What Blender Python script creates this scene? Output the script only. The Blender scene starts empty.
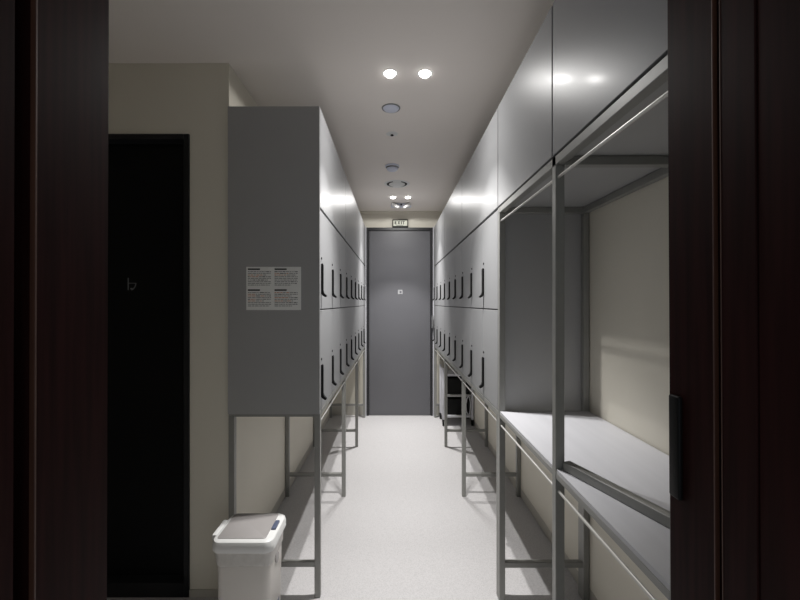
import bpy, bmesh, math, random
from mathutils import Vector, Matrix
random.seed(7)
S = bpy.context.scene
C = S.collection

# ------------------------------------------------------------------ camera, world, exposure
F, CZ = 390.0, 1.265
cam = bpy.data.objects.new('camera', bpy.data.cameras.new('camera'))
C.objects.link(cam)
cam.location = (0, 0, CZ)
cam.rotation_euler = (math.pi/2, 0, 0)
cam.data.sensor_width = 36
cam.data.lens = 36*F/800
cam.data.shift_x = 6/800
cam.data.shift_y = 3/800
cam.data.clip_start = .01
S.camera = cam

w = bpy.data.worlds.new('world'); S.world = w; w.use_nodes = True
w.node_tree.nodes['Background'].inputs[0].default_value = (.85, .92, 1, 1)
w.node_tree.nodes['Background'].inputs[1].default_value = .36

S.view_settings.view_transform = 'Standard'
S.view_settings.look = 'None'
S.view_settings.gamma = 1
S.view_settings.exposure = 0.1
BEAM_W = 114.0        # each downlight
DISC = 9.0           # brightness of the downlight lens
FL = -.014            # finished floor level

# ------------------------------------------------------------------ materials
def mat(name, col, rough=.5, metal=0., spec=.5, noise=None, bump=None, emit=None, stretch=None, coat=None):
    m = bpy.data.materials.new(name); m.use_nodes = True
    nt = m.node_tree; b = nt.nodes['Principled BSDF']
    b.inputs['Base Color'].default_value = (*col, 1)
    b.inputs['Roughness'].default_value = rough
    b.inputs['Metallic'].default_value = metal
    b.inputs['Specular IOR Level'].default_value = spec
    if noise or bump:
        tc = nt.nodes.new('ShaderNodeTexCoord')
        mp = nt.nodes.new('ShaderNodeMapping')
        if stretch: mp.inputs['Scale'].default_value = stretch
        nt.links.new(tc.outputs['Object'], mp.inputs[0])
    if noise:
        sc, c2, lo, hi = noise
        n = nt.nodes.new('ShaderNodeTexNoise'); n.inputs['Scale'].default_value = sc
        n.inputs['Detail'].default_value = 4
        r = nt.nodes.new('ShaderNodeValToRGB')
        r.color_ramp.elements[0].position = lo; r.color_ramp.elements[0].color = (*col, 1)
        r.color_ramp.elements[1].position = hi; r.color_ramp.elements[1].color = (*c2, 1)
        nt.links.new(mp.outputs[0], n.inputs['Vector'])
        nt.links.new(n.outputs['Fac'], r.inputs[0])
        nt.links.new(r.outputs[0], b.inputs['Base Color'])
    if bump:
        sc, st = bump
        n2 = nt.nodes.new('ShaderNodeTexNoise'); n2.inputs['Scale'].default_value = sc
        bp = nt.nodes.new('ShaderNodeBump'); bp.inputs['Strength'].default_value = st
        bp.inputs['Distance'].default_value = .001
        nt.links.new(mp.outputs[0], n2.inputs['Vector'])
        nt.links.new(n2.outputs['Fac'], bp.inputs['Height'])
        nt.links.new(bp.outputs[0], b.inputs['Normal'])
    if coat:
        b.inputs['Coat Weight'].default_value, b.inputs['Coat Roughness'].default_value = coat
    if emit:
        b.inputs['Emission Color'].default_value = (*emit[0], 1)
        b.inputs['Emission Strength'].default_value = emit[1]
    return m

M = {}
M['wall'] = mat('cream wall paint', (.73, .695, .605), .6, noise=(3, (.71, .675, .585), .3, .7), bump=(220, .12))
M['ceiling'] = mat('ceiling paint', (.90, .845, .80), .75, noise=(2, (.88, .825, .78), .3, .7))
M['floor'] = mat('speckled grey vinyl floor', (.545, .532, .535), .5, noise=(260, (.45, .44, .443), .46, .62), bump=(300, .1))
M['base'] = mat('baseboard paint', (.50, .48, .43), .5, noise=(6, (.48, .46, .41), .3, .7))
M['locker'] = mat('satin grey laminate', (.29, .292, .298), .38, noise=(4, (.28, .282, .288), .3, .7), spec=.12, coat=(.035, .14))
M['seam_shade'] = mat('dark grey seam shade', (.05, .05, .05), .5, noise=(5, (.045, .045, .045), .3, .7))  # shade of the door gaps, painted onto the body fronts behind them
M['side'] = mat('grey laminate side', (.36, .36, .36), .45, noise=(4, (.35, .35, .35), .3, .7))  # lighter copy of the door laminate; missing fill light put into its colour
M['tube'] = mat('powder coated grey steel', (.28, .28, .265), .42, metal=.2, noise=(40, (.265, .265, .25), .3, .7))
M['rod'] = mat('brushed steel rod', (.66, .65, .62), .3, metal=.4, noise=(80, (.60, .59, .56), .3, .7))
M['shelf'] = mat('pale grey shelf laminate', (.52, .52, .545), .42, noise=(30, (.48, .48, .505), .3, .7), stretch=(1, .06, 1))
M['black'] = mat('black plastic', (.008, .008, .008), .5, spec=.15, noise=(30, (.010, .010, .010), .3, .7))
M['door_dark'] = mat('charcoal door paint', (.0035, .004, .0045), .5, spec=.12, noise=(6, (.0042, .0045, .005), .3, .7))
M['frame_dark'] = mat('charcoal door frame', (.009, .0095, .0105), .45, spec=.2, noise=(6, (.018, .018, .02), .3, .7))
M['door_grey'] = mat('grey steel door', (.128, .128, .138), .42, noise=(3, (.12, .12, .13), .3, .7), bump=(160, .1))
M['frame_grey'] = mat('dark grey steel frame', (.022, .022, .025), .4, noise=(4, (.02, .02, .023), .3, .7))
M['wood'] = mat('dark red brown wood veneer', (.028, .0085, .0078), .5, spec=.05,  noise=(14, (.014, .0048, .0042), .35, .7), stretch=(6, 6, .25), bump=(60, .05))
M['wood_edge'] = mat('reddish wood edge', (.10, .045, .028), .4, noise=(14, (.07, .03, .02), .35, .7), stretch=(6, 6, .3))
M['white'] = mat('white plastic', (.80, .80, .79), .38, noise=(9, (.78, .78, .77), .3, .7))
M['binbody'] = mat('warm white plastic', (.68, .65, .61), .42, noise=(9, (.66, .63, .59), .3, .7))
M['bag'] = mat('thin white bin liner', (.70, .68, .65), .35, noise=(30, (.60, .58, .55), .3, .7), bump=(38, 1.0))
M['lid'] = mat('mauve grey lid panel', (.37, .35, .345), .4, noise=(9, (.355, .335, .33), .3, .7))
M['blue'] = mat('slate blue plastic', (.10, .12, .19), .4, noise=(20, (.09, .11, .17), .3, .7))
M['paleblue'] = mat('pale blue grey plastic', (.74, .77, .90), .35, noise=(20, (.72, .75, .88), .3, .7))
M['chrome'] = mat('chrome', (.7, .7, .7), .2, metal=1, noise=(30, (.66, .66, .66), .3, .7))
M['paper'] = mat('white paper', (.86, .86, .84), .6, noise=(12, (.83, .83, .81), .3, .7))
M['ink'] = mat('black ink', (.012, .012, .012), .6, noise=(50, (.02, .02, .02), .3, .7))
M['greyink'] = mat('grey ink', (.20, .20, .20), .6, noise=(90, (.30, .30, .29), .3, .7))
M['orange'] = mat('orange ink', (.60, .22, .09), .6, noise=(90, (.5, .28, .18), .3, .7))
M['symbol'] = mat('silver symbol', (.62, .62, .63), .4, noise=(50, (.58, .58, .59), .3, .7))
M['symbol_dim2'] = mat('pale grey symbol', (.42, .42, .43), .4, noise=(50, (.40, .40, .41), .3, .7))
M['symbol_dim'] = mat('grey symbol', (.22, .23, .24), .4, noise=(50, (.20, .21, .22), .3, .7))
M['sign'] = mat('pale green sign face', (.74, .75, .64), .5, noise=(20, (.71, .72, .61), .3, .7))
M['lens'] = mat('lit downlight lens', (1, 1, 1), .5, emit=((1, .985, .965), DISC))
M['cartwhite'] = mat('white powder coated metal', (.66, .66, .70), .35, noise=(20, (.63, .63, .67), .3, .7))

# ------------------------------------------------------------------ mesh helpers (world coordinates)
def B():
    return bmesh.new()
def box(bm, x0, x1, y0, y1, z0, z1, bev=0., mi=0, seg=1):
    r = bmesh.ops.create_cube(bm, size=1)
    for v in r['verts']:
        v.co = Vector(((x0+x1)/2 + v.co.x*(x1-x0), (y0+y1)/2 + v.co.y*(y1-y0), (z0+z1)/2 + v.co.z*(z1-z0)))
    fs = set(f for v in r['verts'] for f in v.link_faces)
    for f in fs: f.material_index = mi
    if bev > 0:
        es = list(set(e for v in r['verts'] for e in v.link_edges))
        rr = bmesh.ops.bevel(bm, geom=es, offset=bev, segments=seg, affect='EDGES', profile=.5)
        for f in rr['faces']: f.material_index = mi
    return bm
def bar(bm, p, q, s, bev=.0015):
    """square tube of side s from p to q (horizontal diagonal or any direction)"""
    p, q = Vector(p), Vector(q); d = (q-p); L = d.length
    r = bmesh.ops.create_cube(bm, size=1)
    for v in r['verts']: v.co = Vector((v.co.x*s, v.co.y*s, v.co.z*L))
    es = list(set(e for v in r['verts'] for e in v.link_edges)); vs = r['verts']
    rot = d.to_track_quat('Z', 'Y').to_matrix().to_4x4()
    bmesh.ops.transform(bm, verts=vs, matrix=Matrix.Translation((p+q)/2) @ rot)
    bmesh.ops.bevel(bm, geom=es, offset=bev, segments=1, affect='EDGES')
def rod(bm, p, q, r, n=12):
    p, q = Vector(p), Vector(q); d = q-p
    res = bmesh.ops.create_cone(bm, cap_ends=True, segments=n, radius1=r, radius2=r, depth=d.length)
    rot = d.to_track_quat('Z', 'Y').to_matrix().to_4x4()
    bmesh.ops.transform(bm, verts=res['verts'], matrix=Matrix.Translation((p+q)/2) @ rot)
def lathe(bm, prof, cx, cy, n=32, mi=0):
    """prof: list of (r, z); surface of revolution about the vertical through cx, cy"""
    rings = []
    for r, z in prof:
        if r < 1e-6: rings.append([bm.verts.new((cx, cy, z))])
        else: rings.append([bm.verts.new((cx+r*math.cos(2*math.pi*i/n), cy+r*math.sin(2*math.pi*i/n), z)) for i in range(n)])
    for a, b in zip(rings, rings[1:]):
        for i in range(n):
            j = (i+1) % n
            if len(a) == 1 and len(b) == 1: continue
            if len(a) == 1: f = bm.faces.new((a[0], b[i], b[j]))
            elif len(b) == 1: f = bm.faces.new((a[i], a[j], b[0]))
            else: f = bm.faces.new((a[i], a[j], b[j], b[i]))
            f.material_index = mi
def prism(bm, pts, axis, a, b, mi=0):
    """extrude polygon pts (2D) along axis between a and b. axis 'y': pts are (x,z); 'x': (y,z); 'z': (x,y)"""
    def P(u, v, t): return {'y': (u, t, v), 'x': (t, u, v), 'z': (u, v, t)}[axis]
    A = [bm.verts.new(P(u, v, a)) for u, v in pts]; Bv = [bm.verts.new(P(u, v, b)) for u, v in pts]
    fs = [bm.faces.new(A), bm.faces.new(Bv[::-1])]
    for i in range(len(pts)):
        j = (i+1) % len(pts); fs.append(bm.faces.new((A[j], A[i], Bv[i], Bv[j])))
    for f in fs: f.material_index = mi
def tube(bm, pts, r, n=8):
    """round tube through points"""
    rings = []
    for i, p in enumerate(pts):
        p = Vector(p)
        d = (Vector(pts[min(i+1, len(pts)-1)]) - Vector(pts[max(i-1, 0)])).normalized()
        q = d.to_track_quat('Z', 'Y')
        rings.append([bm.verts.new(p + q @ Vector((r*math.cos(2*math.pi*k/n), r*math.sin(2*math.pi*k/n), 0))) for k in range(n)])
    for a, b in zip(rings, rings[1:]):
        for k in range(n): bm.faces.new((a[k], a[(k+1) % n], b[(k+1) % n], b[k]))
    bm.faces.new(rings[0][::-1]); bm.faces.new(rings[-1])

def origin(o):
    p = Vector((0, 0, 0))
    while o: p += o.location; o = o.parent
    return p
def obj(name, bm, mats, parent=None, smooth=False, loc=None):
    """links the bmesh as one object; loc = its own origin in world coordinates (default: parent's origin / mesh base)"""
    bmesh.ops.recalc_face_normals(bm, faces=bm.faces)
    me = bpy.data.meshes.new(name)
    base = origin(parent) if parent else Vector((0, 0, 0))
    if loc is None:
        if parent: loc = base
        else:
            xs = [v.co.x for v in bm.verts]; ys = [v.co.y for v in bm.verts]; zs = [v.co.z for v in bm.verts]
            loc = Vector(((min(xs)+max(xs))/2, (min(ys)+max(ys))/2, min(zs)))
    loc = Vector(loc)
    for v in bm.verts: v.co -= loc
    bm.to_mesh(me); bm.free()
    for m in (mats if isinstance(mats, (list, tuple)) else [mats]): me.materials.append(m)
    if smooth:
        for p in me.polygons: p.use_smooth = True
        me.set_sharp_from_angle(angle=math.radians(35))
    o = bpy.data.objects.new(name, me); C.objects.link(o)
    if parent: o.parent = parent
    o.location = loc - base
    return o
def thing(name, label, cat, loc, group=None):
    o = bpy.data.objects.new(name, None); o.empty_display_size = .05; C.objects.link(o)
    o.location = loc; o['label'] = label; o['category'] = cat
    if group: o['group'] = group
    return o
def tag(o, label, cat, group=None):
    o['label'] = label; o['category'] = cat
    if group: o['group'] = group
    return o
def struct(name, bm, m, parent=None, label=None, cat=None):
    o = obj(name, bm, m, parent)
    if not parent:
        o['kind'] = 'structure'
        o['label'] = label; o['category'] = cat
    return o
def dup(root, loc, label=None):
    r = root.copy(); C.objects.link(r); r.location = loc
    if label: r['label'] = label
    for ch in list(root.children):
        c = ch.copy(); C.objects.link(c); c.parent = r
        for g in list(ch.children):
            d = g.copy(); C.objects.link(d); d.parent = c
    return r

# ------------------------------------------------------------------ dimensions
D1, YB = 1.69, 4.45             # front end of the lockers, back wall
ZC = 2.31                       # ceiling
XL, XR = -.32, .450              # locker fronts
WL, WR = -.7195, .837            # side walls behind the lockers
YL = 4.372                      # far end of the lockers
PITCH = (YL-D1)/9
Z0, Z1, Z2, Z3 = .797, 1.236, 1.676, 2.114
T = .025                        # steel tube

# ------------------------------------------------------------------ the setting
struct('floor', box(B(), -2.3, 1.2, -.6, 4.6, FL-.06, FL), M['floor'], label='pale grey speckled floor of the locker corridor', cat='floor')
struct('ceiling', box(B(), -2.3, 1.2, .25, 4.6, ZC, ZC+.06), M['ceiling'], label='plain off white painted ceiling over the corridor', cat='ceiling')
struct('wall_back', box(B(), WL-.1, WR+.1, YB, YB+.1, FL, ZC), M['wall'], label='cream end wall around the grey steel door', cat='wall')
struct('wall_left', box(B(), WL-.1, WL, 1.80, YB, FL, ZC), M['wall'], label='cream side wall behind the left lockers', cat='wall')
struct('wall_right', box(B(), WR, WR+.1, .6, YB, FL, ZC), M['wall'], label='cream side wall behind the right lockers and open rack', cat='wall')
b = B()
DX0, DX1, DZ = -1.66, -.89, 2.0
box(b, DX1, WL, 1.70, 1.80, FL, ZC); box(b, -2.2, DX0, 1.70, 1.80, FL, ZC); box(b, DX0, DX1, 1.70, 1.80, DZ, ZC)
struct('wall_front_left', b, M['wall'], label='cream wall facing the doorway with the dark door in it', cat='wall')
struct('wall_far_left', box(B(), -2.3, -2.2, .25, 1.80, FL, ZC), M['wall'], label='cream outer wall left of the dark door', cat='wall')
b = B()
JL, JR = -.438, .42
box(b, -2.2, JL-.05, .30, .598, FL, ZC); box(b, JR+.05, WR+.1, .30, .598, FL, ZC); box(b, JL-.05, JR+.05, .30, .598, 2.14, ZC)
struct('wall_near', b, M['wall'], label='near wall holding the dark wooden doorway', cat='wall')
# baseboards
struct('baseboard_left', box(B(), WL, WL+.0015, 1.80, YB, FL, .045, .0005), M['base'], label='low cream baseboard along the left side wall', cat='baseboard')
struct('baseboard_right', box(B(), WR-.0015, WR, .6, YB, FL, .045, .0005), M['base'], label='low cream baseboard along the right side wall', cat='baseboard')
b = B(); box(b, WL+.002, XL-.01, YB-.010, YB, FL, .105, .002); box(b, .485, WR-.002, YB-.010, YB, FL, .105, .002)
struct('baseboard_back', b, M['base'], label='low cream baseboard either side of the grey steel door', cat='baseboard')
b = B(); box(b, DX1, WL, 1.694, 1.70, FL, .018, .001)
struct('baseboard_front_left', b, M['base'], label='thin cream skirting under the wall beside the bin', cat='baseboard')
struct('trim_1', box(B(), WL, WR, YB-.012, YB, ZC-.03, ZC, .003), M['wall'], label='slim cream cornice where the end wall meets the ceiling', cat='trim')

# back door
d = thing('door_1', 'grey steel door closing the far end of the corridor', 'door', (.06, YB, 0)); d['kind'] = 'structure'
BX0, BX1, BZ = -.313, .440, 2.121
b = B(); box(b, BX0, BX0+.028, YB-.03, YB+.03, FL, BZ, .003); box(b, BX1-.025, BX1, YB-.03, YB+.03, FL, BZ, .003)
box(b, BX0+.028, BX1-.025, YB-.03, YB+.03, BZ-.035, BZ, .003)
obj('door_frame', b, M['frame_grey'], d)
b = B(); box(b, BX0-.011, BX0, YB-.05, YB, FL, BZ+.006, .001); box(b, BX1, BX1+.011, YB-.05, YB, FL, BZ+.006, .001)
o = obj('casing_edge', b, M['cartwhite'], d); o['label'] = 'pale metal edge of the door casing'
leaf = obj('door_leaf', box(B(), BX0+.031, BX1-.027, YB-.018, YB-.001, .004+FL, BZ-.038, .002), M['door_grey'], d)
b = B(); rod(b, (.430, YB-.085, .985), (.430, YB-.085, 1.125), .011); rod(b, (.430, YB-.028, 1.0), (.430, YB-.085, 1.0), .008); rod(b, (.430, YB-.028, 1.11), (.430, YB-.085, 1.11), .008)
obj('door_handle', b, M['chrome'], d, True)
b = B(); xs, zs = .045, 1.365
box(b, xs, xs+.018, YB-.021, YB-.018, zs, zs+.05); box(b, xs+.018, xs+.05, YB-.021, YB-.018, zs+.036, zs+.05)
box(b, xs+.040, xs+.052, YB-.021, YB-.018, zs, zs+.036); box(b, xs+.018, xs+.040, YB-.021, YB-.018, zs+.004, zs+.012)
o = obj('door_symbol', b, M['symbol_dim2'], d); o['label'] = 'small white square symbol'

# dark door on the left
d = thing('door_2', 'near black door with a dark frame in the left wall', 'door', (-1.275, 1.72, 0)); d['kind'] = 'structure'
b = B(); box(b, DX1-.024, DX1, 1.692, 1.80, FL, DZ, .002); box(b, DX0, DX0+.024, 1.692, 1.80, FL, DZ, .002)
box(b, DX0+.024, DX1-.024, 1.692, 1.80, DZ-.024, DZ, .002); box(b, DX0+.024, DX1-.024, 1.692, 1.80, FL, .05, .002)
obj('door_frame', b, M['frame_dark'], d)
obj('door_leaf', box(B(), DX0+.027, DX1-.027, 1.735, 1.775, .053, DZ-.027, .002), M['door_dark'], d)
b = B(); xs, zc, yy = -1.165, 1.355, 1.735
xs = (128-394)*1.735/390
zc = CZ+(303-284)*1.735/390
box(b, xs, xs+.0035, yy-.002, yy, zc-.027, zc+.027)
box(b, xs+.0035, xs+.036, yy-.002, yy, zc+.002, zc+.005)
pts = [(xs+.036-.002, zc+.003)]
prev = None
for k in range(9):
    a = math.radians(0-k*10.5); r = .036
    p = (xs+.001+r*math.cos(a), zc+.004+r*math.sin(a))
    if prev: prism(b, [prev, p, (p[0]-.003*math.cos(a), p[1]-.003*math.sin(a)), (prev[0]-.003*math.cos(a), prev[1]-.003*math.sin(a))], 'y', yy-.002, yy)
    prev = p
    if k == 6: break
box(b, xs+.012, xs+.020, yy-.002, yy, zc-.024, zc-.018)
o = obj('door_symbol', b, M['symbol_dim'], d); o['label'] = 'thin grey restroom symbol'

# wooden doorway we look through
d = thing('door_3', 'dark red brown wooden doorway framing the view', 'doorway', (0, .45, 0)); d['kind'] = 'structure'
b = B(); box(b, JL-.035, JL, .478, .60, FL, 2.10, .001); box(b, JL-.035, JL-.028, .454, .478, FL, 2.10); box(b, JL-.035, JL, .10, .452, FL, 2.10, .001)
obj('left_jamb', b, M['wood'], d)
b = B(); box(b, JL-.006, JL+.0012, .4765, .4790, FL, 2.10, .0004)
obj('left_edge_bead', b, M['wood_edge'], d)
b = B(); box(b, JR, JR+.035, .516, .60, FL, 2.10, .001); box(b, JR+.010, JR+.035, .504, .516, FL, 2.10); box(b, JR, JR+.035, .455, .5035, FL, 2.10, .001); box(b, JR+.0015, JR+.035, .10, .454, FL, 2.10, .001)
obj('right_jamb', b, M['wood'], d)
b = B(); box(b, JR-.0006, JR+.006, .5148, .5168, FL, 2.10, .0004); box(b, JR-.0006, JR+.006, .5028, .5042, FL, 2.10, .0003)
obj('right_edge_bead', b, M['wood_edge'], d)
obj('head_jamb', box(B(), JL-.035, JR+.035, .10, .60, 2.10, 2.14, .001), M['wood'], d)
b = B(); box(b, JR-.0062, JR+.001, .572, .594, .974, 1.127, .003, seg=3)
obj('latch_plate', b, M['black'], d, True)

for o in d.children:                                              # the old frame is slightly out of plumb
    k = .0033 if o.name.startswith('left') else -.0055 if o.name.startswith(('right', 'latch')) else 0
    for v in o.data.vertices: v.co.x -= (1.73-v.co.z)*k
# ------------------------------------------------------------------ lockers
def handle_bm(side, y, zt, zb):
    """vertical lever: flat strip whose lower end curls out into a lip"""
    s = side; x = XL if s > 0 else XR           # s=+1: left bank (opens toward +x)
    prof = [(0, zt), (.006, zt+.003), (.009, zt-.004), (.009, zb+.026), (.013, zb+.014), (.022, zb+.006), (.024, zb), (.018, zb-.003), (.008, zb+.003), (0, zb+.012)]
    b = B(); prism(b, [(x+s*u, v) for u, v in prof], 'y', y-.009, y+.009)
    return b
def locker_unit(side, y0, label, group):
    xf = XL if side > 0 else XR
    xw = WL+.003 if side > 0 else WR-.003
    s = side
    t = thing('locker_unit', label, 'locker', ((xf+xw)/2, y0+1.5*PITCH, Z0), group)
    xa, xb = sorted((xw, xf-s*.019))
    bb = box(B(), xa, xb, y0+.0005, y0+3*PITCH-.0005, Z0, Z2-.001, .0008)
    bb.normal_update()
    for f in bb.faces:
        if f.normal.x*s > .9: f.material_index = 1  # front face painted dark so the seams between doors look shaded
    obj('body', bb, [M['side'], M['seam_shade']], t)
    for r in range(2):
        z0, z1 = (Z0, Z1) if r == 0 else (Z1, Z2-.004)
        for k in range(3):
            ya, yb = y0+k*PITCH, y0+(k+1)*PITCH
            a, bb = sorted((xf-s*.0185, xf))
            dr = obj('door', box(B(), a, bb, ya+.0014, yb-.0014, z0+.003, z1-.003, .0008), M['locker'], t)
            yh = ya+.028 if s > 0 else yb-.034
            zt, zb = (1.436, 1.294) if r == 1 else (.992, .842)
            obj('handle', handle_bm(s, yh, zt, zb), M['black'], dr, True)
            kb = B(); rod(kb, (xf, yh, zt+.026), (xf+s*.003, yh, zt+.026), .0055)
            obj('keyhole', kb, M['black'], dr)
    return t
def overhead(side, y0, y1, label, group, x_extra=0):
    xf = XL if side > 0 else XR
    xw = WL+.003 if side > 0 else WR-.003
    s = side
    t = thing('overhead_cabinet', label, 'cabinet', ((xf+xw)/2, (y0+y1)/2, Z2), group)
    xa, xb = sorted((xw, xf-s*.019))
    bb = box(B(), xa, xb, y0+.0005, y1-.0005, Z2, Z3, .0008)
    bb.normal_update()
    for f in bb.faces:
        if f.normal.x*s > .9: f.material_index = 1  # painted gap shade on the face behind the door
    obj('body', bb, [M['side'], M['seam_shade']], t)
    a, bb = sorted((xf-s*.0185, xf))
    obj('door', box(B(), a, bb, y0+.0035, y1-.0035, Z2+.006, Z3, .0008), M['locker'], t)
    return t
where = [('nearest unit, beside the taped notice and the bin', 'middle unit', 'farthest unit, next to the grey door'),
         ('nearest unit, next to the open shelf rack', 'middle unit', 'farthest unit, above the rolling cart')]
for k in range(3):
    y0 = D1+k*3*PITCH
    locker_unit(1, y0, 'grey six-door locker unit, left row, ' + where[0][k], 'locker units of the left row')
    locker_unit(-1, y0, 'grey six-door locker unit, right row, ' + where[1][k], 'locker units of the right row')
    overhead(1, y0, y0+3*PITCH, 'plain grey overhead cabinet of the left row, ' + ['first from the doorway', 'second from the doorway', 'third from the doorway, by the grey door'][k], 'overhead cabinets of the left row')
    overhead(-1, y0, y0+3*PITCH, 'plain grey overhead cabinet on top of the right lockers, ' + ['nearest of three', 'middle of three', 'farthest, by the grey door'][k], 'overhead cabinets on the right lockers')
overhead(-1, 1.110, D1-.001, 'grey overhead cabinet above the far bay of the open rack', 'overhead cabinets on the open rack')
overhead(-1, .61, 1.109, 'grey overhead cabinet with lamp reflections above the near bay of the open rack', 'overhead cabinets on the open rack')

ep = obj('end_panel', box(B(), WL+.002, XL-.0005, D1-.007, D1-.0006, Z0-.012, Z3, .0008), M['side'])
tag(ep, 'tall grey end panel of the left lockers facing the doorway, with a notice on it', 'panel')
# ------------------------------------------------------------------ steel stands
def stand(side, label):
    s = side
    xf = XL if s > 0 else XR; xw = WL+.002 if s > 0 else WR-.002
    t = thing('locker_stand', label, 'stand', ((xf+xw)/2, (D1+YL)/2, 0))
    fx = xf-s*T/2; bx = xw+s*T/2
    ys = [D1+T/2, D1+3*PITCH, D1+6*PITCH, D1+9*PITCH-T/2-.004]
    for i, y in enumerate(ys):
        for x in (fx, bx):
            zt = Z0-.0005-T
            obj('leg', box(B(), x-T/2, x+T/2, y-T/2, y+T/2, FL, zt, .0015), M['tube'], t)
        a, bb = sorted((fx-s*T/2, bx+s*T/2))
        obj('stretcher', box(B(), a, bb, y-T/2+.003, y+T/2-.003, .118, .140, .0012), M['tube'], t)
    ya, yb = ys[0]-T/2, ys[-1]+T/2
    for x in (fx, bx):
        obj('rail', box(B(), x-T/2, x+T/2, ya, yb, Z0-.0005-T, Z0-.0005, .0015), M['tube'], t)
    a, bb = sorted((fx-s*T/2, bx+s*T/2))
    for y in ys:
        obj('crossbar', box(B(), a, bb, y-T/2, y+T/2, Z0-.0005-T, Z0-.0005, .0015), M['tube'], t)
    b = B(); rod(b, (fx-s*-.004, ya+.004, .741), (fx-s*-.004, yb-.004, .741), .004)
    o = obj('lower_rod', b, M['rod'], t, True); o['label'] = 'thin bright steel rod'
    return t
stand(1, 'grey square-tube steel stand under the left lockers')
stand(-1, 'grey square-tube steel stand under the right lockers')

# open rack on the right (two bays)
t = thing('open_rack', 'grey tube-framed open rack with a pale shelf, in front of the right lockers', 'rack', ((XR+WR)/2, 1.15, 0))
fx, bx = XR+T/2, WR-.003-T/2
RY = [.625, 1.0975, D1-T/2-.001]
ZR = Z2-.001
for y in RY:
    for x in (fx, bx):
        obj('post', box(B(), x-T/2, x+T/2, y-T/2, y+T/2, FL, ZR-T, .0015), M['tube'], t)
    obj('crossbar', box(B(), fx-T/2, bx+T/2, y-T/2, y+T/2, ZR-T, ZR, .0015), M['tube'], t)
    obj('stretcher', box(B(), fx+T/2, bx-T/2, y-T/2+.003, y+T/2-.003, .132, .154, .0012), M['tube'], t)
for x in (fx, bx):
    obj('top_rail', box(B(), x-T/2, x+T/2, RY[0]+T/2, RY[2]-T/2, ZR-T, ZR, .0015), M['tube'], t)
    for ya, yb in zip(RY, RY[1:]):
        obj('shelf_rail', box(B(), x-T/2+.001, x+T/2-.001, ya+T/2, yb-T/2, .776, .7925, .0012), M['tube'], t)
xa, xb, ya, yb, g = fx-T/2+.002, bx+T/2-.002, RY[0]+T/2+.001, RY[2]-T/2-.001, T/2+.001
prism(B_ := B(), [(xa, ya), (xb, ya), (xb, RY[1]-g), (bx-g, RY[1]-g), (bx-g, RY[1]+g), (xb, RY[1]+g), (xb, yb), (xa, yb), (xa, RY[1]+g), (fx+g, RY[1]+g), (fx+g, RY[1]-g), (xa, RY[1]-g)], 'z', .793, .803)
b = B_
o = obj('shelf', b, M['shelf'], t); o['label'] = 'pale grey shelf board'
for z in (1.616, .741):
    for ya, yb in zip(RY, RY[1:]):
        b = B(); rod(b, (fx-.004, ya+T/2-.002, z), (fx-.004, yb-T/2+.002, z), .004)
        o = obj('hanging_rod', b, M['rod'], t, True); o['label'] = 'thin bright steel rod'
b = B(); bar(b, (.477, 1.079, .8158), (.622, .660, .8158), .024)
tag(obj('metal_bar', b, M['tube'], smooth=False), 'loose grey square metal bar lying diagonally across the near end of the shelf', 'bar')

# ------------------------------------------------------------------ ceiling fittings
def beam_light(watts):
    """downlight photometry: bright core to about 32 degrees, then weak wide spill"""
    ld = bpy.data.lights.new('beam', 'POINT'); ld.energy = watts; ld.color = (1, .985, .965)
    ld.shadow_soft_size = .014; ld.use_nodes = True
    nt = ld.node_tree; em = nt.nodes['Emission']
    tc = nt.nodes.new('ShaderNodeTexCoord'); sp = nt.nodes.new('ShaderNodeSeparateXYZ')
    ng = nt.nodes.new('ShaderNodeMath'); ng.operation = 'MULTIPLY'; ng.inputs[1].default_value = -1
    cr = nt.nodes.new('ShaderNodeValToRGB'); e = cr.color_ramp.elements
    PROFILE = [(0, 0), (.07, 0), (.13, .03), (.34, .038), (.60, .065), (.79, .12), (.84, .38), (.90, .58), (1.0, 1.0)]
    e[0].position, e[1].position = PROFILE[0][0], PROFILE[-1][0]
    e[0].color = (*[PROFILE[0][1]]*3, 1); e[1].color = (*[PROFILE[-1][1]]*3, 1)
    for q, v in PROFILE[1:-1]:
        n = e.new(q); n.color = (v, v, v, 1)
    nt.links.new(tc.outputs['Normal'], sp.inputs[0]); nt.links.new(sp.outputs['Z'], ng.inputs[0])
    nt.links.new(ng.outputs[0], cr.inputs[0]); nt.links.new(cr.outputs[0], em.inputs['Strength'])
    return ld
for (x, y, lab) in ((-.018, 1.774, 'near pair, left round downlight shining on the ceiling'), (.141, 1.774, 'near pair, right round downlight shining on the ceiling'),
                    (-.010, 3.845, 'far pair, left round downlight close to the end wall'), (.138, 3.845, 'far pair, right round downlight close to the end wall')):
    t = thing('downlight', lab, 'downlight', (x, y, ZC), 'round ceiling downlights')
    b = B(); lathe(b, [(.028, ZC-.001), (.028, ZC-.002), (.033, ZC-.002), (.035, ZC-.0005)], x, y, 40)
    obj('trim_ring', b, M['white'], t, True)
    b = B(); lathe(b, [(.0, ZC-.016), (.010, ZC-.0150), (.018, ZC-.012), (.0235, ZC-.007), (.026, ZC-.002)], x, y, 40)
    obj('lens', b, M['lens'], t, True)
    ld = beam_light(BEAM_W*(.95 if y < 2 else 1.12))
    lo = bpy.data.objects.new('beam', ld); C.objects.link(lo); lo.parent = t; lo.location = (0, 0, -.026)

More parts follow.
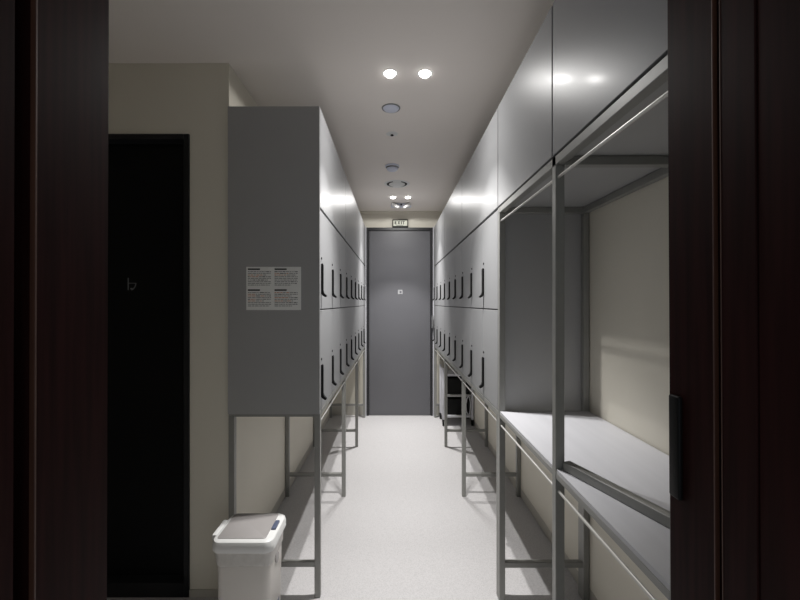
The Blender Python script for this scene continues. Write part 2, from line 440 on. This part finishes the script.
t = thing('ceiling_speaker', 'small round pale blue-grey disc on the ceiling just past the near downlights', 'ceiling disc', (-.016, 2.09, ZC))
b = B(); lathe(b, [(.0, ZC-.012), (.03, ZC-.0105), (.040, ZC-.007), (.043, ZC-.003)], -.016, 2.09, 40)
obj('cover', b, M['paleblue'], t, True)
b = B(); lathe(b, [(.043, ZC-.0005), (.044, ZC-.004), (.048, ZC-.004), (.050, ZC-.0005)], -.016, 2.09, 40)
obj('rim', b, M['symbol_dim'], t, True)

sx, sy = -.012, 2.41
t = thing('sprinkler', 'tiny sprinkler head in the middle of the ceiling', 'sprinkler', (sx, sy, ZC))
b = B(); lathe(b, [(.0, ZC-.004), (.024, ZC-.004), (.036, ZC-.0005)], sx, sy, 28)
obj('escutcheon', b, M['white'], t, True)
b = B(); lathe(b, [(.0, ZC-.012), (.010, ZC-.011), (.010, ZC-.009), (.005, ZC-.008), (.005, ZC-.003)], sx, sy, 20)
obj('deflector', b, M['black'], t, True)

sx, sy = -.013, 2.97
t = thing('smoke_detector', 'white domed smoke detector on the ceiling before the round vent', 'smoke detector', (sx, sy, ZC))
b = B(); lathe(b, [(.054, ZC-.0005), (.054, ZC-.010), (.050, ZC-.013)], sx, sy, 36)
obj('base', b, M['paleblue'], t, True)
b = B(); lathe(b, [(.050, ZC-.013), (.040, ZC-.013), (.040, ZC-.020)], sx, sy, 36)
obj('sensor_gap', b, M['greyink'], t, True)
b = B(); lathe(b, [(.043, ZC-.020), (.043, ZC-.027), (.034, ZC-.036), (.018, ZC-.041), (.0, ZC-.042)], sx, sy, 36)
obj('dome', b, M['paleblue'], t, True)

sx, sy = .026, 3.42
t = thing('ceiling_vent', 'round white ceiling vent between the smoke detector and the far downlights', 'vent', (sx, sy, ZC))
b = B(); lathe(b, [(.090, ZC-.001), (.092, ZC-.005), (.104, ZC-.004), (.112, ZC-.0005)], sx, sy, 48)
obj('flange', b, M['white'], t, True)
b = B(); lathe(b, [(.0, ZC-.0009), (.0915, ZC-.0009)], sx, sy, 48)
obj('throat', b, M['black'], t, True)
b = B(); lathe(b, [(.0, ZC-.010), (.058, ZC-.0095), (.070, ZC-.007), (.071, ZC-.004), (.06, ZC-.002)], sx, sy, 48)
obj('damper_disc', b, M['white'], t, True)
for q in (1, -1):
    b = B(); box(b, sx-.035, sx+.035, sy+q*.080-.011, sy+q*.080+.011, ZC-.006, ZC-.002)
    obj('bridge', b, M['white'], t)

sx, sy = .075, 4.10
t = thing('emergency_light', 'white twin-headed emergency light on the ceiling in front of the end wall', 'emergency light', (sx, sy, ZC))
b = B(); box(b, sx-.105, sx+.105, sy-.02, sy+.05, ZC-.034, ZC-.0003, .006, seg=2)
obj('housing', b, M['paleblue'], t, True)
for s in (-1, 1):
    b = B(); lathe(b, [(.0, -.024), (.034, -.021), (.046, -.006), (.047, .010), (.034, .019), (0, .022)], 0, 0, 28)
    bmesh.ops.transform(b, verts=b.verts, matrix=Matrix.Translation((sx+s*.060, sy-.036, ZC-.030)) @ Matrix.Rotation(s*-.45, 4, 'Y') @ Matrix.Diagonal((1.0, .8, .8, 1)))
    obj('lamp_head', b, M['white'], t, True)
b = B(); rod(b, (sx, sy-.032, ZC-.018), (sx, sy-.028, ZC-.018), .009)
obj('sensor', b, M['black'], t, True)

# exit sign over the grey door
t = thing('exit_sign', 'small pale rectangular EXIT sign above the grey door', 'sign', (.068, YB-.02, 2.126))
X0, X1, ZA, ZB = -.018, .160, 2.126, 2.212
b = B(); box(b, X0, X1, YB-.032, YB, ZA, ZB, .002)
obj('case', b, M['black'], t)
b = B(); box(b, X0+.010, X1-.010, YB-.034, YB-.0315, ZA+.012, ZB-.012)
obj('face', b, M['sign'], t)
b = B(); yy0, yy1 = YB-.0355, YB-.0335
def lb(x0, x1, z0, z1): box(b, x0, x1, yy0, yy1, z0, z1)
ZT, ZL = ZB-.020, ZA+.030
x = X0+.026                                                       # E
lb(x, x+.010, ZL, ZT); lb(x+.010, x+.022, ZT-.006, ZT); lb(x+.007, x+.020, (ZT+ZL)/2-.003, (ZT+ZL)/2+.003); lb(x+.007, x+.022, ZL, ZL+.006)
x += .033                                                         # X
prism(b, [(x, ZT), (x+.008, ZT), (x+.028, ZL), (x+.020, ZL)], 'y', yy0, yy1); prism(b, [(x+.020, ZT), (x+.028, ZT), (x+.008, ZL), (x, ZL)], 'y', yy0, yy1)
x += .037; lb(x, x+.010, ZL, ZT)                                  # I
x += .017; lb(x, x+.026, ZT-.006, ZT); lb(x+.0095, x+.0165, ZL, ZT-.006)   # T
lb(X0+.045, X0+.125, ZA+.016, ZA+.020)
obj('lettering', b, M['ink'], t)

# ------------------------------------------------------------------ notice sheet on the left locker end
NX0, NX1, NZ0, NZ1 = (247-394)*D1/F, (301.5-394)*D1/F, CZ+(303-310)*D1/F, CZ+(303-267)*D1/F
yp = D1-.0078
b = B(); box(b, NX0, NX1, yp-.0006, yp+.0006, NZ0, NZ1)
wq, hq = (NX1-NX0)/2, (NZ1-NZ0)/2
def mark(x0, x1, z0, z1, mi): box(b, x0, x1, yp-.0011, yp-.0004, z0, z1, mi=mi)
for qx in range(2):
    for qz in range(2):
        x0 = NX0+.007+qx*(wq-.003); zt = NZ1-.007-qz*(hq-.003)
        mark(x0, x0+.052, zt-.0065, zt, 1)
        for r in range(9):
            z = zt-.0125-r*.0072
            x = x0; xe = x0+wq-.016-(random.random()*.03 if r % 3 == 2 else 0)
            while x < xe-.004:
                L = min(random.uniform(.006, .020), xe-x)
                c = random.random()
                hot = (qx, qz) == (0, 0) and r in (2, 3) or (qx, qz) == (1, 1) and r in (0, 3, 5) or (qx, qz) == (0, 1) and r in (1, 2, 4, 5) or (qx, qz) == (1, 0) and r in (1, 2)
                mi = 3 if hot and x-x0 < .06 and c < .75 else (1 if c > .86 else 2)
                mark(x, x+L-.0025, z-.0030, z, mi)
                x += L
sheet = obj('notice_sheet', b, [M['paper'], M['ink'], M['greyink'], M['orange']])
tag(sheet, 'white printed notice sheet with four text blocks taped to the grey locker end', 'notice')

# ------------------------------------------------------------------ step bin
bx0, bx1, by0, by1 = -.690, -.453, 1.455, 1.666
ZT = .388
t = step = thing('step_bin', 'white plastic step bin with a grey lid below the left lockers', 'bin', ((bx0+bx1)/2, (by0+by1)/2, 0))
def rrect(cx, cy, hx, hy, r, n=6):
    out = []
    for qx, qy, a0 in ((1, 1, 0), (-1, 1, 90), (-1, -1, 180), (1, -1, 270)):
        for k in range(n+1):
            a = math.radians(a0+90*k/n)
            out.append((cx+qx*(hx-r)+r*math.cos(a), cy+qy*(hy-r)+r*math.sin(a)))
    return out
def loft(bm, rings, cap0=True, cap1=True, mi=0):
    R = [[bm.verts.new((x, y, z)) for x, y in pts] for pts, z in rings]
    for a, c in zip(R, R[1:]):
        n = len(a)
        for i in range(n):
            f = bm.faces.new((a[i], a[(i+1) % n], c[(i+1) % n], c[i])); f.material_index = mi
    if cap0: bm.faces.new(R[0][::-1])
    if cap1: bm.faces.new(R[-1])
cx, cy, hx, hy = (bx0+bx1)/2, (by0+by1)/2, (bx1-bx0)/2, (by1-by0)/2
b = B(); loft(b, [(rrect(cx, cy, hx-.026, hy-.018, .022), .0), (rrect(cx, cy, hx-.022, hy-.014, .025), .006), (rrect(cx, cy, hx-.016, hy-.012, .028), .300), (rrect(cx, cy, hx-.012, hy-.009, .028), .303), (rrect(cx, cy, hx-.011, hy-.008, .028), .345)])
obj('body', b, M['binbody'], t, True)
# liner folded over the upper body
b = B(); rings = []
for k in range(9):
    u = k/8; z = .347-u*.062
    pts = rrect(cx, cy, hx-.009-u*.004, hy-.006-u*.0032, .028, 10)
    pts = [(x+math.sin(i*1.7+k*.9)*.0011*u+math.sin(i*.61+2+k*.4)*.001*u, y+math.cos(i*2.1+k*.7)*.0011*u) for i, (x, y) in enumerate(pts)]
    if k == 8: rings.append((pts, z)); continue
    rings.append((pts, z))
loft(b, rings, False, False)
lv = b.verts[:]
for v in lv:
    f = max(0, (.330-v.co.z)/.045); v.co.z += f*(.013*math.sin(v.co.x*26+.6)+.006*math.sin(v.co.x*70)+.009*math.sin(v.co.y*40+1))
o = obj('bin_liner', b, M['bag'], t, True); o['label'] = 'crinkled white bin liner folded over the rim'
md = o.modifiers.new('thick', 'SOLIDIFY'); md.thickness = .0012; md.offset = 0
b = B(); loft(b, [(rrect(cx, cy, hx-.004, hy-.003, .030), .342), (rrect(cx, cy, hx, hy, .034), .347), (rrect(cx, cy, hx, hy, .034), .370), (rrect(cx, cy, hx-.004, hy-.004, .032), .382), (rrect(cx, cy, hx-.014, hy-.014, .026), ZT)])
lid = obj('lid_rim', b, M['white'], t, True)
b = B(); loft(b, [(rrect(cx-.006, cy, hx-.026, hy-.018, .010), ZT-.004), (rrect(cx-.006, cy, hx-.026, hy-.018, .010), ZT+.0015), (rrect(cx-.006, cy, hx-.028, hy-.020, .009), ZT+.003)])
o = obj('lid_panel', b, M['lid'], t, True); o['label'] = 'mauve grey swing lid panel'
b = B(); box(b, bx1-.030, bx1-.012, cy-.030, cy+.030, ZT-.003, ZT+.007, .003, seg=2)
o = obj('latch', b, M['blue'], t, True); o['label'] = 'slate blue latch'
b = B(); box(b, bx0-.014, bx0+.010, cy-.055, cy+.055, .360, .384, .005, seg=2)
obj('hinge', b, M['white'], t, True)
b = B(); rod(b, (bx1-.026, cy, .262), (bx1-.0125, cy, .262), .019, 24)
obj('badge', b, M['lid'], t, True)
b = B(); box(b, bx1-.040, bx1+.006, cy-.045, cy+.045, .012, .030, .004, seg=2); box(b, bx1-.029, bx1-.020, cy-.050, cy+.050, .028, .075, .004, seg=2)
o = obj('pedal', b, M['blue'], t, True); o['label'] = 'dark blue foot pedal'

# ------------------------------------------------------------------ rolling cart under the right lockers
cx0, cx1, cy0, cy1 = .515, .815, 4.06, 4.31
t = cart = thing('rolling_cart', 'white rolling cart with black bins under the far right lockers', 'cart', ((cx0+cx1)/2, (cy0+cy1)/2, 0))
for x in (cx0, cx1):
    for y in (cy0, cy1):
        obj('post', box(B(), x-.011, x+.011, y-.011, y+.011, .065, .60, .003, seg=2), M['cartwhite'], t, True)
        b = B(); rod(b, (x-.010, y, .028), (x+.010, y, .028), .027, 20); box(b, x-.014, x+.014, y-.008, y+.012, .04, .068, .003)
        obj('caster', b, M['black'], t, True)
obj('side_panel', box(B(), cx0-.004, cx0+.004, cy0+.012, cy1-.012, .08, .59, .001), M['cartwhite'], t)
for z in (.10, .315, .53):
    obj('shelf', box(B(), cx0+.012, cx1-.012, cy0-.008, cy1+.008, z-.012, z+.012, .003), M['cartwhite'] if z != .315 else M['side'], t)
for z in (.113, .328):
    b = B(); loft(b, [(rrect((cx0+cx1)/2, (cy0+cy1)/2, .126, .115, .02), z), (rrect((cx0+cx1)/2, (cy0+cy1)/2, .132, .122, .02), z+.165), (rrect((cx0+cx1)/2, (cy0+cy1)/2, .128, .118, .02), z+.165), (rrect((cx0+cx1)/2, (cy0+cy1)/2, .122, .112, .02), z+.01)])
    o = obj('bin', b, M['black'], t, True); o['label'] = 'black plastic bin'
b = B(); pts = []
for k in range(17):
    a = math.pi*2*k/16
    pts.append((cx1-.045+.022*math.cos(a), cy0-.018-.002*math.sin(a), .215+.095*math.sin(a)))
tube(b, pts, .0045)
o = obj('cord_loop', b, M['cartwhite'], t, True); o['label'] = 'white cord hanging in a loop'

step.location.z = FL; cart.location.z = FL       # both stand on the finished floor
